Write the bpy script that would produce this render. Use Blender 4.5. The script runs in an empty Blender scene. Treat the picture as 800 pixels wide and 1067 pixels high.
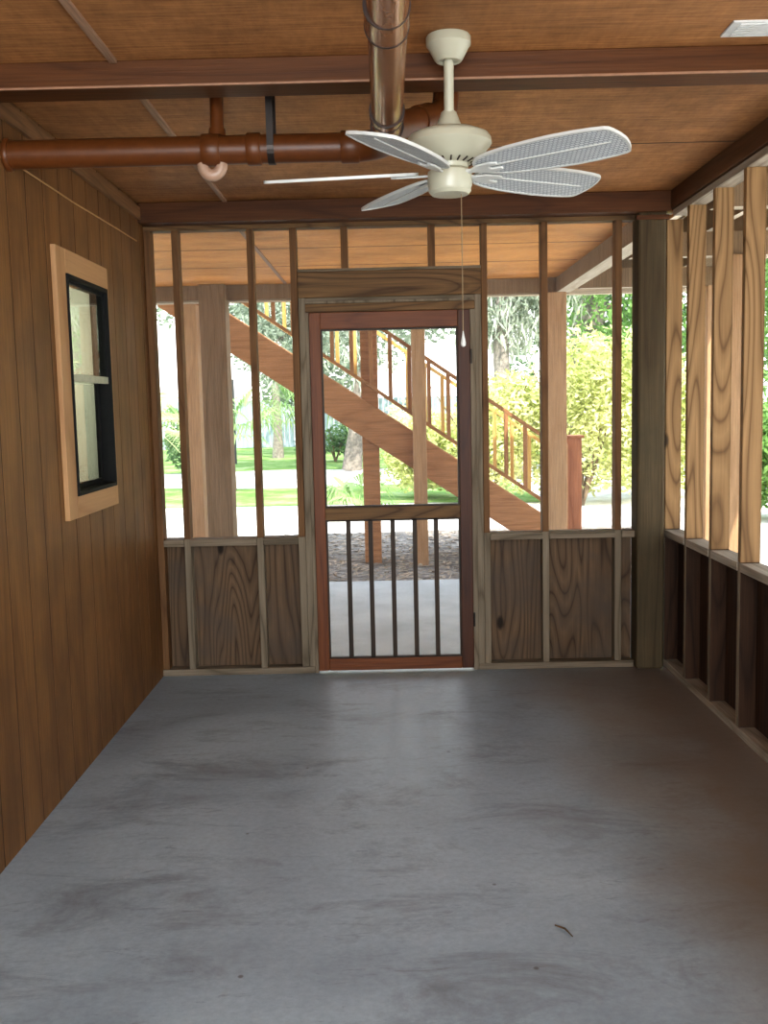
import bpy, bmesh, math, random
from mathutils import Vector, Matrix, noise
random.seed(7)
C = bpy.context.scene.collection
PI = math.pi

# ------------------------------------------------------------------ materials
def new_mat(name):
    m = bpy.data.materials.new(name); m.use_nodes = True
    nt = m.node_tree; nt.nodes.clear()
    out = nt.nodes.new('ShaderNodeOutputMaterial')
    b = nt.nodes.new('ShaderNodeBsdfPrincipled')
    nt.links.new(b.outputs[0], out.inputs[0])
    return m, nt, b, out

def ramp(nt, stops, src):
    r = nt.nodes.new('ShaderNodeValToRGB')
    e = r.color_ramp.elements
    while len(e) < len(stops): e.new(0.5)
    for i, (p, c) in enumerate(stops):
        e[i].position = p
        e[i].color = (c[0], c[1], c[2], 1) if not isinstance(c, (int, float)) else (c, c, c, 1)
    nt.links.new(src, r.inputs[0])
    return r.outputs[0]

def coords(nt, scale, rand=True):
    tc = nt.nodes.new('ShaderNodeTexCoord')
    mp = nt.nodes.new('ShaderNodeMapping')
    mp.inputs['Scale'].default_value = scale
    src = tc.outputs['Object']
    if rand:
        oi = nt.nodes.new('ShaderNodeObjectInfo')
        mu = nt.nodes.new('ShaderNodeVectorMath'); mu.operation = 'SCALE'
        cb = nt.nodes.new('ShaderNodeCombineXYZ')
        nt.links.new(oi.outputs['Random'], cb.inputs[0]); nt.links.new(oi.outputs['Random'], cb.inputs[1])
        nt.links.new(oi.outputs['Random'], cb.inputs[2])
        nt.links.new(cb.outputs[0], mu.inputs[0]); mu.inputs['Scale'].default_value = 13.7
        ad = nt.nodes.new('ShaderNodeVectorMath')
        nt.links.new(src, ad.inputs[0]); nt.links.new(mu.outputs[0], ad.inputs[1])
        src = ad.outputs[0]
    nt.links.new(src, mp.inputs[0])
    return mp.outputs[0]

def noise_n(nt, vec, scale, detail=4, rough=.55, dist=0):
    n = nt.nodes.new('ShaderNodeTexNoise')
    n.inputs['Scale'].default_value = scale; n.inputs['Detail'].default_value = detail
    n.inputs['Roughness'].default_value = rough; n.inputs['Distortion'].default_value = dist
    nt.links.new(vec, n.inputs['Vector'])
    return n.outputs[0]

def mixc(nt, fac, a, b, mode='MIX'):
    m = nt.nodes.new('ShaderNodeMix'); m.data_type = 'RGBA'; m.blend_type = mode
    for idx, v in ((0, fac), (6, a), (7, b)):
        if isinstance(v, (int, float)): m.inputs[idx].default_value = v
        elif isinstance(v, tuple): m.inputs[idx].default_value = (*v, 1)
        else: nt.links.new(v, m.inputs[idx])
    return m.outputs[2]

def bump(nt, b, h, strength, dist=.01):
    n = nt.nodes.new('ShaderNodeBump'); n.inputs['Strength'].default_value = strength
    n.inputs['Distance'].default_value = dist
    nt.links.new(h, n.inputs['Height']); nt.links.new(n.outputs[0], b.inputs['Normal'])

def wood(name, dark, light, axis='z', rough=.6, rings=9, knots=True, blotch=None, fine=.35, spec=.3, bumps=.25):
    """long grain along `axis`: contour bands of a stretched noise, fine fibres, dark knots"""
    m, nt, b, out = new_mat(name)
    s = {'x': (.12, 1, 1), 'y': (1, .12, 1), 'z': (1, 1, .12)}[axis]
    v = coords(nt, s)
    n1 = noise_n(nt, v, 4.2, 1.5, .4, .25)
    mu = nt.nodes.new('ShaderNodeMath'); mu.operation = 'MULTIPLY'; mu.inputs[1].default_value = rings
    nt.links.new(n1, mu.inputs[0])
    sn = nt.nodes.new('ShaderNodeMath'); sn.operation = 'PINGPONG'; sn.inputs[1].default_value = .5
    nt.links.new(mu.outputs[0], sn.inputs[0])
    s2 = nt.nodes.new('ShaderNodeMath'); s2.operation = 'MULTIPLY'; s2.inputs[1].default_value = 2
    nt.links.new(sn.outputs[0], s2.inputs[0])
    col = ramp(nt, [(0, dark), (.26, tuple(d * .4 + l * .6 for d, l in zip(dark, light))), (1, light)], s2.outputs[0])
    fs = {'x': (.03, 1, 1), 'y': (1, .03, 1), 'z': (1, 1, .03)}[axis]
    vf = coords(nt, fs)
    nf = noise_n(nt, vf, 120, 3, .6)
    fib = ramp(nt, [(.3, 1 - fine), (.7, 1.0)], nf)
    col = mixc(nt, 1.0, col, fib, 'MULTIPLY')
    if blotch:
        vb = coords(nt, (1, 1, 1))
        nb = noise_n(nt, vb, 3.0, 4, .6)
        col = mixc(nt, ramp(nt, [(.42, 0.0), (.7, .75)], nb), col, blotch)
    if knots:
        ks = {'x': (.45, 1, 1), 'y': (1, .45, 1), 'z': (1, 1, .45)}[axis]
        vk = coords(nt, ks)
        vo = nt.nodes.new('ShaderNodeTexVoronoi'); vo.inputs['Scale'].default_value = 4.2
        nt.links.new(vk, vo.inputs['Vector'])
        kf = ramp(nt, [(.0, 1.0), (.055, .9), (.10, 0.0)], vo.outputs['Distance'])
        col = mixc(nt, kf, col, tuple(c * .22 for c in dark))
    nt.links.new(col, b.inputs['Base Color'])
    b.inputs['Roughness'].default_value = rough
    b.inputs['Specular IOR Level'].default_value = spec
    bump(nt, b, nf, bumps, .004)
    return m

def sawn(name, dark, light, rough=.62, scale=1.0):
    """rough-sawn stained plywood: cross saw marks over a soft mottling"""
    m, nt, b, out = new_mat(name)
    v = coords(nt, (1, .12, 1), False)
    n1 = noise_n(nt, coords(nt, (1, .3, 1), False), 34 * scale, 3, .6)
    v2 = coords(nt, (.06, 1, 1), False)
    n2 = noise_n(nt, v2, 80 * scale, 5, .75, .5)
    v3 = coords(nt, (1, 1.6, 1), False)
    n3 = noise_n(nt, v3, 1.6, 5, .6, .4)
    a = nt.nodes.new('ShaderNodeMath'); a.operation = 'MULTIPLY_ADD'; a.inputs[1].default_value = .35
    nt.links.new(n1, a.inputs[0]); nt.links.new(n2, a.inputs[2])
    h = nt.nodes.new('ShaderNodeMath'); h.operation = 'MULTIPLY'; h.inputs[1].default_value = .74
    nt.links.new(a.outputs[0], h.inputs[0])
    col = ramp(nt, [(.36, dark), (.62, light)], h.outputs[0])
    col = mixc(nt, 1.0, col, ramp(nt, [(.3, (.62, .6, .58)), (.66, (1.1, 1.08, 1.05))], n3), 'MULTIPLY')
    nt.links.new(col, b.inputs['Base Color'])
    b.inputs['Roughness'].default_value = rough
    b.inputs['Specular IOR Level'].default_value = .35
    bump(nt, b, h.outputs[0], .5, .006)
    return m

def plain(name, c, rough=.5, metal=0, var=.12, nscale=25, spec=.5):
    m, nt, b, out = new_mat(name)
    v = coords(nt, (1, 1, 1))
    n = noise_n(nt, v, nscale, 3, .6)
    col = ramp(nt, [(.3, tuple(x * (1 - var) for x in c)), (.7, tuple(min(1, x * (1 + var)) for x in c))], n)
    nt.links.new(col, b.inputs['Base Color'])
    b.inputs['Roughness'].default_value = rough; b.inputs['Metallic'].default_value = metal
    b.inputs['Specular IOR Level'].default_value = spec
    return m

def leaf_mat(name, a, c2, trans=.35):
    m, nt, b, out = new_mat(name)
    v = coords(nt, (1, 1, 1))
    n = noise_n(nt, v, 1.4, 3, .6)
    wn = nt.nodes.new('ShaderNodeTexWhiteNoise')
    col = ramp(nt, [(.32, a), (.68, c2)], n)
    nt.links.new(col, b.inputs['Base Color']); b.inputs['Roughness'].default_value = .55
    tr = nt.nodes.new('ShaderNodeBsdfTranslucent'); nt.links.new(col, tr.inputs[0])
    mx = nt.nodes.new('ShaderNodeMixShader'); mx.inputs[0].default_value = trans
    nt.links.new(b.outputs[0], mx.inputs[1]); nt.links.new(tr.outputs[0], mx.inputs[2])
    nt.links.new(mx.outputs[0], out.inputs[0])
    return m

M = {}
M['wall'] = wood('stained grooved plywood', (.175, .077, .024), (.25, .118, .040), 'z', .5, 6, False, (.11, .05, .018), .38)
M['groove'] = plain('dark groove', (.02, .008, .004), .8)
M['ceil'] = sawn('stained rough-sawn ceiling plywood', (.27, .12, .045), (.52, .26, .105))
M['ceil_out'] = sawn('stained porch ceiling plywood', (.74, .31, .085), (.88, .44, .14))  # extra saturation puts the warm outdoor light into the albedo
M['beam'] = wood('red-brown stained beam', (.088, .030, .008), (.128, .046, .013), 'x', .5, 8, False)
M['beam_y'] = wood('red-brown stained side beam', (.095, .038, .013), (.135, .055, .02), 'y', .5, 8, False)
M['strip'] = plain('painted beam edge highlight', (.32, .17, .10), .5)
M['batten'] = wood('weathered batten', (.36, .21, .13), (.46, .29, .19), 'y', .6, 6, False)
M['trim'] = wood('brown trim board', (.17, .085, .035), (.27, .14, .065), 'y', .55, 8, False)
M['stud'] = wood('bare pine stud', (.155, .083, .032), (.345, .205, .092), 'z', .65, 17, True, None, .2)
M['stud_g'] = wood('greyed pine stud', (.15, .115, .075), (.27, .215, .15), 'z', .7, 9, True, None, .25)
M['stud_r'] = wood('stained pine stud', (.13, .06, .022), (.21, .105, .042), 'z', .65, 9, False)
M['plate_x'] = wood('greyed pine plate', (.15, .115, .075), (.28, .22, .155), 'x', .7, 7, False)
M['plate_y'] = wood('pine plate along the wall', (.30, .25, .19), (.46, .39, .31), 'y', .7, 7, False)
M['header'] = wood('brown pine header', (.09, .045, .017), (.21, .115, .045), 'x', .6, 20, True)
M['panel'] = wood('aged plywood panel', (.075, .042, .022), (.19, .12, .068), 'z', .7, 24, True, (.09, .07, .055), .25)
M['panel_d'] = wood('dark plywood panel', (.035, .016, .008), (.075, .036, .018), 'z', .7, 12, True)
M['post'] = wood('weathered treated post', (.080, .053, .026), (.13, .094, .050), 'z', .75, 4, False, (.07, .055, .03), .35)
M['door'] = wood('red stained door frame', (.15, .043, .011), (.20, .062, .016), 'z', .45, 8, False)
M['door_shade'] = wood('shade-toned red-brown door stile', (.06, .018, .007), (.095, .03, .01), 'z', .45, 8, False)  # darker copy of the door stain, shade put into the colour
M['door_x'] = wood('red stained door rail', (.15, .043, .011), (.20, .062, .016), 'x', .45, 8, False)
M['door_dark'] = wood('dark brown door bar', (.028, .017, .01), (.055, .032, .018), 'z', .5, 5, False)
M['casing'] = wood('tan window casing', (.40, .215, .10), (.50, .29, .14), 'z', .55, 5, False, None, .12)
M['casing_y'] = wood('tan window casing rail', (.40, .215, .10), (.50, .29, .14), 'y', .55, 5, False, None, .12)
M['black'] = plain('black window frame', (.010, .010, .010), .6, 0, .1, 20, .15)
M['alu'] = plain('pale sash', (.42, .42, .32), .4)

M['pipe'] = plain('copper brown painted pipe', (.125, .040, .010), .38, 0, .12, 30, .4)
M['pipe_shine'] = plain('worn glossy pipe paint', (.34, .16, .075), .22, .5, .16, 14, .6)
M['rubber'] = plain('dark rubber', (.03, .014, .01), .5)
M['trap'] = plain('pale pipe elbow', (.42, .27, .19), .35)
M['galv'] = plain('dark punched metal strap', (.05, .04, .035), .4, .7)
M['fan'] = plain('cream fan enamel', (.47, .45, .345), .32, 0, .03, 8)
M['fan_w'] = plain('white fan enamel', (.60, .60, .57), .4, 0, .03, 8)
M['chain'] = plain('brass chain', (.30, .22, .13), .4, .6)
M['vent'] = plain('white vent paint', (.62, .62, .60), .5)
M['cable'] = plain('tan cable', (.42, .24, .10), .5)
M['twig'] = plain('dry twig', (.10, .06, .03), .8)
M['opost'] = wood('tan sawn porch post', (.46, .27, .14), (.52, .32, .175), 'z', .7, 6, False)
M['opost_g'] = wood('grey-brown sawn porch post', (.25, .165, .09), (.31, .21, .125), 'z', .75, 6, False)
M['string'] = wood('brown stair stringer', (.42, .20, .085), (.52, .26, .12), 'x', .6, 9, False)
M['rail'] = wood('brown stair rail', (.36, .17, .07), (.46, .23, .10), 'x', .6, 5, False)
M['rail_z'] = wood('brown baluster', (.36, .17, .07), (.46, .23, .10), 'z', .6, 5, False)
M['rail_lit'] = wood('sunlit-toned baluster', (.55, .30, .08), (.75, .48, .16), 'z', .6, 5, False)  # brighter copy of the baluster brown, sunlight put into the colour
M['newel'] = wood('red cedar newel', (.30, .105, .045), (.44, .18, .085), 'z', .6, 6, False)
M['joist'] = wood('pale deck joist', (.62, .52, .40), (.78, .68, .54), 'y', .7, 6, False)
M['joist_x'] = wood('pale deck rim', (.58, .48, .35), (.72, .62, .48), 'x', .7, 6, False)
M['siding'] = plain('tan siding', (.35, .28, .2), .8)
M['bark'] = plain('grey bark', (.23, .20, .17), .9, 0, .4, 14)
M['bark_b'] = plain('brown bark', (.20, .14, .09), .9, 0, .4, 14)
M['leaf'] = leaf_mat('bright green leaf', (.14, .30, .07), (.32, .50, .16))
M['leaf_d'] = leaf_mat('mid green leaf', (.06, .13, .045), (.13, .23, .08))
M['leaf_y'] = leaf_mat('yellow-green leaf', (.42, .48, .12), (.85, .83, .48))
M['leaf_g'] = leaf_mat('grey-green leaf', (.17, .22, .15), (.33, .38, .29))
M['palm'] = leaf_mat('palm frond', (.14, .27, .08), (.33, .44, .17))
M['palm_y'] = leaf_mat('yellowed palm frond', (.45, .50, .18), (.72, .74, .40))
M['moss'] = leaf_mat('grey moss', (.50, .54, .44), (.70, .74, .62))
M['room'] = leaf_mat('pale curtain cloth', (.50, .50, .42), (.62, .62, .52), .55)
M['fence'] = plain('blue-grey fence boards', (.33, .40, .44), .8)
M['lattice'] = plain('dark lattice', (.05, .05, .05), .7)

def concrete():
    m, nt, b, out = new_mat('stained concrete floor')
    v = coords(nt, (1, 1, 1), False)
    base = noise_n(nt, v, .9, 6, .62, .5)
    col = ramp(nt, [(.30, (.225, .268, .305)), (.5, (.31, .365, .41)), (.7, (.40, .46, .50))], base)
    fine = noise_n(nt, v, 38, 5, .7)
    col = mixc(nt, 1.0, col, ramp(nt, [(.3, .86), (.7, 1.07)], fine), 'MULTIPLY')
    # smoky dark trowel marks
    vs = coords(nt, (.8, 1.7, 1), False)
    sm = noise_n(nt, vs, 1.9, 10, .74, .6)
    sk = ramp(nt, [(.51, 0.0), (.69, .68)], sm)
    col = mixc(nt, sk, col, (.11, .112, .12))
    # fine scratches
    vc = coords(nt, (.6, 3.0, 1), False)
    sc = noise_n(nt, vc, 5, 9, .75, 1.6)
    col = mixc(nt, ramp(nt, [(.58, 0.0), (.66, .42)], sc), col, (.12, .115, .115))
    # wood-bounce tint and kneewall shade painted over the right-hand side of the slab
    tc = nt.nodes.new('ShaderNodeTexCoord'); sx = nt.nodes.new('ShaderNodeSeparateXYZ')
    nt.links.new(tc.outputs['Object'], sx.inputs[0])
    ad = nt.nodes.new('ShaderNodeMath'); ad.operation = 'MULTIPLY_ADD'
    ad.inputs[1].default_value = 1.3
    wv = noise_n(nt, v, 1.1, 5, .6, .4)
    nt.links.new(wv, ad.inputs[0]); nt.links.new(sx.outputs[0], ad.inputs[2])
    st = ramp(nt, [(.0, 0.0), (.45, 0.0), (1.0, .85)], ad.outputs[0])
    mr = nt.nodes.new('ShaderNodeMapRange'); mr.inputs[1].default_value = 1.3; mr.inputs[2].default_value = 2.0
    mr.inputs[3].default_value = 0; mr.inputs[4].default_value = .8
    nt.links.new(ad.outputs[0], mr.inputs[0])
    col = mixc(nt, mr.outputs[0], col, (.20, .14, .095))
    # little dark specks
    vo = nt.nodes.new('ShaderNodeTexVoronoi'); vo.inputs['Scale'].default_value = 3.6
    nt.links.new(v, vo.inputs['Vector'])
    col = mixc(nt, ramp(nt, [(.0, .8), (.02, .7), (.035, 0.0)], vo.outputs['Distance']), col, (.07, .05, .04))
    nt.links.new(col, b.inputs['Base Color'])
    rg = ramp(nt, [(.3, .30), (.7, .48)], base)
    nt.links.new(rg, b.inputs['Roughness'])
    b.inputs['Specular IOR Level'].default_value = .55
    bump(nt, b, fine, .12, .004)
    return m
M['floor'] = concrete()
M['slab'] = plain('pale concrete pad', (.40, .42, .42), .8, 0, .14, 3)

def ground_mat(name, stops, scale, detail=8, rough=.95, bs=.4):
    m, nt, b, out = new_mat(name)
    v = coords(nt, (1, 1, 1), False)
    n = noise_n(nt, v, scale, detail, .7, .3)
    nt.links.new(ramp(nt, stops, n), b.inputs['Base Color'])
    b.inputs['Roughness'].default_value = rough; b.inputs['Specular IOR Level'].default_value = .1
    bump(nt, b, n, bs, .03)
    return m
M['mulch'] = ground_mat('leaf mulch', [(.35, (.10, .085, .075)), (.5, (.22, .195, .175)), (.66, (.40, .37, .33))], 9)
M['sand'] = ground_mat('pale sand', [(.35, (.52, .49, .44)), (.65, (.74, .72, .68))], 2.5)
M['grass'] = ground_mat('lawn', [(.32, (.08, .17, .035)), (.5, (.17, .28, .075)), (.68, (.34, .40, .20))], 1.3)
M['litter'] = plain('dry leaf', (.34, .27, .20), .9, 0, .5, 3)

def screen_mat():
    m, nt, b, out = new_mat('insect screen mesh')
    b.inputs['Base Color'].default_value = (.10, .105, .11, 1); b.inputs['Roughness'].default_value = .6
    t = nt.nodes.new('ShaderNodeBsdfTransparent')
    mx = nt.nodes.new('ShaderNodeMixShader'); mx.inputs[0].default_value = .16
    nt.links.new(t.outputs[0], mx.inputs[1]); nt.links.new(b.outputs[0], mx.inputs[2])
    nt.links.new(mx.outputs[0], out.inputs[0])
    return m
M['screen'] = screen_mat()

def glass_mat():
    m, nt, b, out = new_mat('reflective window glass')
    g = nt.nodes.new('ShaderNodeBsdfGlossy'); g.inputs['Roughness'].default_value = .015
    g.inputs['Color'].default_value = (.85, .87, .85, 1)
    t = nt.nodes.new('ShaderNodeBsdfTransparent'); t.inputs[0].default_value = (.75, .78, .75, 1)
    mx = nt.nodes.new('ShaderNodeMixShader'); mx.inputs[0].default_value = .32
    nt.links.new(t.outputs[0], mx.inputs[1]); nt.links.new(g.outputs[0], mx.inputs[2])
    nt.links.new(mx.outputs[0], out.inputs[0])
    return m
M['glass'] = glass_mat()

def weave_mat():
    """white wicker pattern pressed into a fan blade"""
    m, nt, b, out = new_mat('white woven wicker blade')
    tc = nt.nodes.new('ShaderNodeTexCoord')
    mp = nt.nodes.new('ShaderNodeMapping'); nt.links.new(tc.outputs['UV'], mp.inputs[0])
    ch = nt.nodes.new('ShaderNodeTexBrick')
    ch.inputs['Scale'].default_value = 1; ch.inputs['Color1'].default_value = (.68, .69, .69, 1)
    ch.inputs['Color2'].default_value = (.58, .60, .61, 1); ch.inputs['Mortar'].default_value = (.30, .32, .34, 1)
    ch.inputs['Mortar Size'].default_value = .002; ch.inputs['Brick Width'].default_value = .015
    ch.inputs['Row Height'].default_value = .011
    ch.inputs['Mortar Smooth'].default_value = .3
    nt.links.new(mp.outputs[0], ch.inputs['Vector'])
    nt.links.new(ch.outputs['Color'], b.inputs['Base Color'])
    b.inputs['Roughness'].default_value = .55
    bump(nt, b, ch.outputs['Fac'], .5, .003)
    b.inputs['Normal'].links[0].from_node.invert = True
    return m
M['weave'] = weave_mat()

# ------------------------------------------------------------------ mesh helpers
class MB:
    def __init__(s): s.bm = bmesh.new()
    def box(s, x0, x1, y0, y1, z0, z1):
        vs = [s.bm.verts.new((x, y, z)) for x in (x0, x1) for y in (y0, y1) for z in (z0, z1)]
        for q in ((0, 1, 3, 2), (4, 6, 7, 5), (0, 4, 5, 1), (2, 3, 7, 6), (0, 2, 6, 4), (1, 5, 7, 3)):
            s.bm.faces.new([vs[i] for i in q])
        return s
    def prism(s, pts, axis, a, b):
        """polygon pts in the plane normal to axis, extruded a..b"""
        def P(u, v, w): return {'x': (w, u, v), 'y': (u, w, v), 'z': (u, v, w)}[axis]
        lo = [s.bm.verts.new(P(u, v, a)) for u, v in pts]; hi = [s.bm.verts.new(P(u, v, b)) for u, v in pts]
        n = len(pts)
        s.bm.faces.new(lo[::-1]); s.bm.faces.new(hi)
        for i in range(n): s.bm.faces.new((lo[i], lo[(i + 1) % n], hi[(i + 1) % n], hi[i]))
        return s
    def tube(s, pts, radii, seg=20, cap=True):
        pts = [Vector(p) for p in pts]
        if isinstance(radii, (int, float)): radii = [radii] * len(pts)
        rings = []; prev = None
        for i, p in enumerate(pts):
            t = (pts[min(i + 1, len(pts) - 1)] - pts[max(i - 1, 0)]).normalized()
            if prev is None:
                u = t.cross(Vector((0, 0, 1)))
                if u.length < 1e-3: u = t.cross(Vector((1, 0, 0)))
                u.normalize()
            else:
                u = (prev - t * prev.dot(t)).normalized()
            prev = u; w = t.cross(u)
            rings.append([s.bm.verts.new(p + (u * math.cos(2 * PI * k / seg) + w * math.sin(2 * PI * k / seg)) * radii[i]) for k in range(seg)])
        for a, b in zip(rings, rings[1:]):
            for k in range(seg): s.bm.faces.new((a[k], a[(k + 1) % seg], b[(k + 1) % seg], b[k]))
        if cap: s.bm.faces.new(rings[0][::-1]); s.bm.faces.new(rings[-1])
        return s
    def lathe(s, cx, cy, prof, seg=48):
        rings = [[s.bm.verts.new((cx + r * math.cos(2 * PI * k / seg), cy + r * math.sin(2 * PI * k / seg), z)) for k in range(seg)] for r, z in prof]
        for a, b in zip(rings, rings[1:]):
            for k in range(seg): s.bm.faces.new((a[k], a[(k + 1) % seg], b[(k + 1) % seg], b[k]))
        s.bm.faces.new(rings[0][::-1]); s.bm.faces.new(rings[-1])
        return s
    def build(s, name, mat, parent=None, bevel=0, smooth=False, warp=0):
        bm = s.bm
        if warp:
            pass
        bmesh.ops.recalc_face_normals(bm, faces=bm.faces)
        off = Vector((0, 0, 0))
        if parent is not None: off = base_of(parent)
        for v in bm.verts: v.co -= off
        me = bpy.data.meshes.new(name)
        for f in bm.faces: f.smooth = smooth
        bm.to_mesh(me); bm.free()
        if smooth:
            try: me.set_sharp_from_angle(angle=math.radians(38))
            except Exception: pass
        me.materials.append(mat)
        o = bpy.data.objects.new(name, me); C.objects.link(o)
        if parent is not None: o.parent = parent
        if bevel:
            md = o.modifiers.new('bevel', 'BEVEL'); md.width = bevel; md.segments = 2; md.limit_method = 'ANGLE'
        return o

def base_of(o):
    v = Vector((0, 0, 0))
    while o is not None: v += o.location; o = o.parent
    return v

def tag(o, label, cat, group=None, kind=None):
    o['label'] = label; o['category'] = cat
    if group: o['group'] = group
    if kind: o['kind'] = kind
    return o

def empty(name, loc, label, cat, group=None, kind=None):
    o = bpy.data.objects.new(name, None); C.objects.link(o); o.location = loc; o.empty_display_size = .1
    return tag(o, label, cat, group, kind)

def box(name, mat, b, parent=None, bevel=.003):
    return MB().box(*b).build(name, mat, parent, bevel)

# ------------------------------------------------------------------ dimensions
XL, XR, D = -1.336, 1.567, 5.666
ZC = 2.66; ZP = 2.557; SW = .038

# ------------------------------------------------------------------ room shell
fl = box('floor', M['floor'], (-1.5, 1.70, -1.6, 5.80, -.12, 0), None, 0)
tag(fl, 'bare blue-grey stained concrete slab floor of the screened porch', 'floor', kind='structure')

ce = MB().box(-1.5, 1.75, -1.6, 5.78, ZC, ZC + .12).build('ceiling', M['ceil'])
tag(ce, 'rough-sawn red-brown plywood ceiling over the porch room', 'ceiling', kind='structure')
for y in (2.13, 4.55):
    box('panel_seam', M['rubber'], (-.80, XR - .01, y - .003, y + .003, ZC - .0015, ZC + .01), ce, 0)
box('batten', M['batten'], (-.868, -.843, -1.6, 3.335, ZC - .012, ZC + .002), ce, .002)
box('batten', M['batten'], (-.868, -.843, 3.505, 5.54, ZC - .012, ZC + .002), ce, .002)

# grooved left wall with window hole
wl = empty('wall_left', (XL, 2, 0), 'dark stained vertical grooved plywood wall on the left', 'wall', kind='structure')
HY0, HY1, HZ0, HZ1 = 4.19, 4.785, 1.185, 2.11
gro = [5.39 - .1945 * k for k in range(-1, 36)]
edges = sorted([g for g in gro if -1.6 < g < 5.75])
mb = MB()
segs = []
prev = -1.6
for g in edges + [5.76]:
    a = prev if prev == -1.6 else prev + .0045
    bb = g if g == 5.76 else g - .0045
    segs.append((a, bb)); prev = g
for a, bb in segs:
    cuts = [a] + [c for c in (HY0, HY1) if a < c < bb] + [bb]
    for s0, s1 in zip(cuts, cuts[1:]):
        if s0 >= HY0 - 1e-6 and s1 <= HY1 + 1e-6:
            mb.box(XL - .0011, XL, s0, s1, 0, HZ0); mb.box(XL - .0011, XL, s0, s1, HZ1, ZC)
        else: mb.box(XL - .0011, XL, s0, s1, 0, ZC)
gb = MB()
for b in ((-1.6, HY0, 0, ZC), (HY1, 5.76, 0, ZC), (HY0, HY1, 0, HZ0), (HY0, HY1, HZ1, ZC)):
    gb.box(XL - .16, XL - .0012, b[0], b[1], b[2], b[3])
mb.build('plywood_siding', M['wall'], wl)
gb.build('groove_backing', M['groove'], wl)
cr = box('trim_1', M['trim'], (XL, XL + .018, -1.6, 5.57, 2.568, 2.636), None, .002)
tag(cr, 'brown trim board running along the top of the left wall', 'trim', kind='structure')

# window
wn = empty('window_1', (XL, 4.49, 1.65), 'narrow double-hung window with black frame and tan casing in left wall', 'window', kind='structure')
cz0, cz1, cy0, cy1 = 1.093, 2.21, 4.075, 4.822
x0, x1 = XL, XL + .022
box('casing_board', M['casing'], (x0, x1, cy0, HY0 + .004, cz0, cz1), wn)
box('casing_board', M['casing'], (x0, x1, HY1 - .004, cy1, cz0, cz1), wn)
box('casing_board', M['casing_y'], (x0, x1 + .001, HY0 + .004, HY1 - .004, HZ1 - .004, cz1), wn)
box('casing_board', M['casing_y'], (x0, x1 + .001, HY0 + .004, HY1 - .004, cz0, HZ0 + .006), wn)
fr = MB()
fr.box(XL - .055, XL + .030, HY0, HY0 + .014, HZ0, HZ1).box(XL - .055, XL + .030, HY1 - .014, HY1, HZ0, HZ1)
fr.box(XL - .055, XL + .030, HY0 + .014, HY1 - .014, HZ1 - .022, HZ1).box(XL - .055, XL + .030, HY0 + .014, HY1 - .014, HZ0, HZ0 + .018)
fr.build('frame', M['black'], wn, .002)
def sash(name, xo, z0, z1, mat):
    s = MB(); w = .010 if xo > XL else .016; a, b = HY0 + .014, HY1 - .014
    s.box(xo - .02, xo, a, a + w, z0, z1).box(xo - .02, xo, b - w, b, z0, z1)
    s.box(xo - .02, xo, a + w, b - w, z0, z0 + w * 1.3).box(xo - .02, xo, a + w, b - w, z1 - w, z1)
    o = s.build(name, mat, wn, .002)
    MB().box(xo - .012, xo - .008, a + w, b - w, z0 + w * 1.3, z1 - w).build('pane', M['glass'], o)
    return o
sash('upper_sash', XL + .012, 1.672, HZ1 - .022, M['black'])
sash('lower_sash', XL - .03, HZ0 + .018, 1.70, M['black'])
box('meeting_rail', M['alu'], (XL - .008, XL + .016, HY0 + .014, HY1 - .014, 1.668, 1.70), wn, .002)
cur = MB()
n = 40
for i in range(n):
    ya = HY0 + .002 + (HY1 - HY0 - .004) * i / n; yb = HY0 + .002 + (HY1 - HY0 - .004) * (i + 1) / n
    xa = XL - .062 + .006 * math.sin(i * 1.3); xb = XL - .062 + .006 * math.sin((i + 1) * 1.3)
    vs = [cur.bm.verts.new(p) for p in ((xa, ya, HZ0), (xb, yb, HZ0), (xb, yb, HZ1), (xa, ya, HZ1))]
    cur.bm.faces.new(vs)
cb = cur.build('window_curtain', M['room'], None, 0, True)
tag(cb, 'pale pleated curtain hanging inside behind the window glass', 'curtain')
nb = MB().box(-3.5, XL - .165, 3.2, 3.25, 0, ZC).box(-3.5, XL - .165, 5.70, 5.76, 0, ZC).box(-3.5, -3.45, 3.25, 5.7, 0, ZC).box(-3.5, XL - .165, 3.25, 5.70, ZC - .02, ZC).build('wall_house', M['siding'])
tag(nb, 'tan walls of the house room behind the window', 'wall', kind='structure')

# ------------------------------------------------------------------ back stud wall
Y0, Y1 = D, D + .089
wb = empty('wall_back', (0, D, 0), 'open stud wall at the far end with plywood kneewall and screens', 'wall', kind='structure')
box('bottom_plate', M['plate_x'], (XL, -.450, Y0 - .004, Y1, 0, .038), wb)
box('bottom_plate', M['plate_x'], (.498, 1.392, Y0 - .004, Y1, 0, .038), wb)
box('top_plate', M['header'], (XL, 1.392, Y0 + .002, Y1, ZP - .03, ZP + .01), wb)
def stud(x, w=SW, z0=.038, z1=ZP - .03, mat=None, dy=0):
    up = z0 < 1 and mat is None
    if up:
        box('stud', M['stud_g'], (x, x + w, Y0 + dy, Y1, z0, .80), wb)
        box('stud', M['stud_r'], (x + .001, x + w - .001, Y0 + dy + .001, Y1, .80, z1), wb)
    else:
        box('stud', mat or M['stud_r'], (x, x + w, Y0 + dy, Y1, z0, z1), wb)
box('stud', M['stud_r'], (XL + .001, -1.298, Y0, Y1, .038, ZP - .03), wb); stud(-1.182); stud(-.765)
stud(-.527, .040); stud(-.486, .037, z1=2.143, mat=M['stud_g'])
stud(.498, .036, z1=2.143, mat=M['stud_g']); stud(.535, .036)
stud(.869); stud(1.282)
stud(-.241, z0=2.29); stud(.244, z0=2.29)
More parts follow.
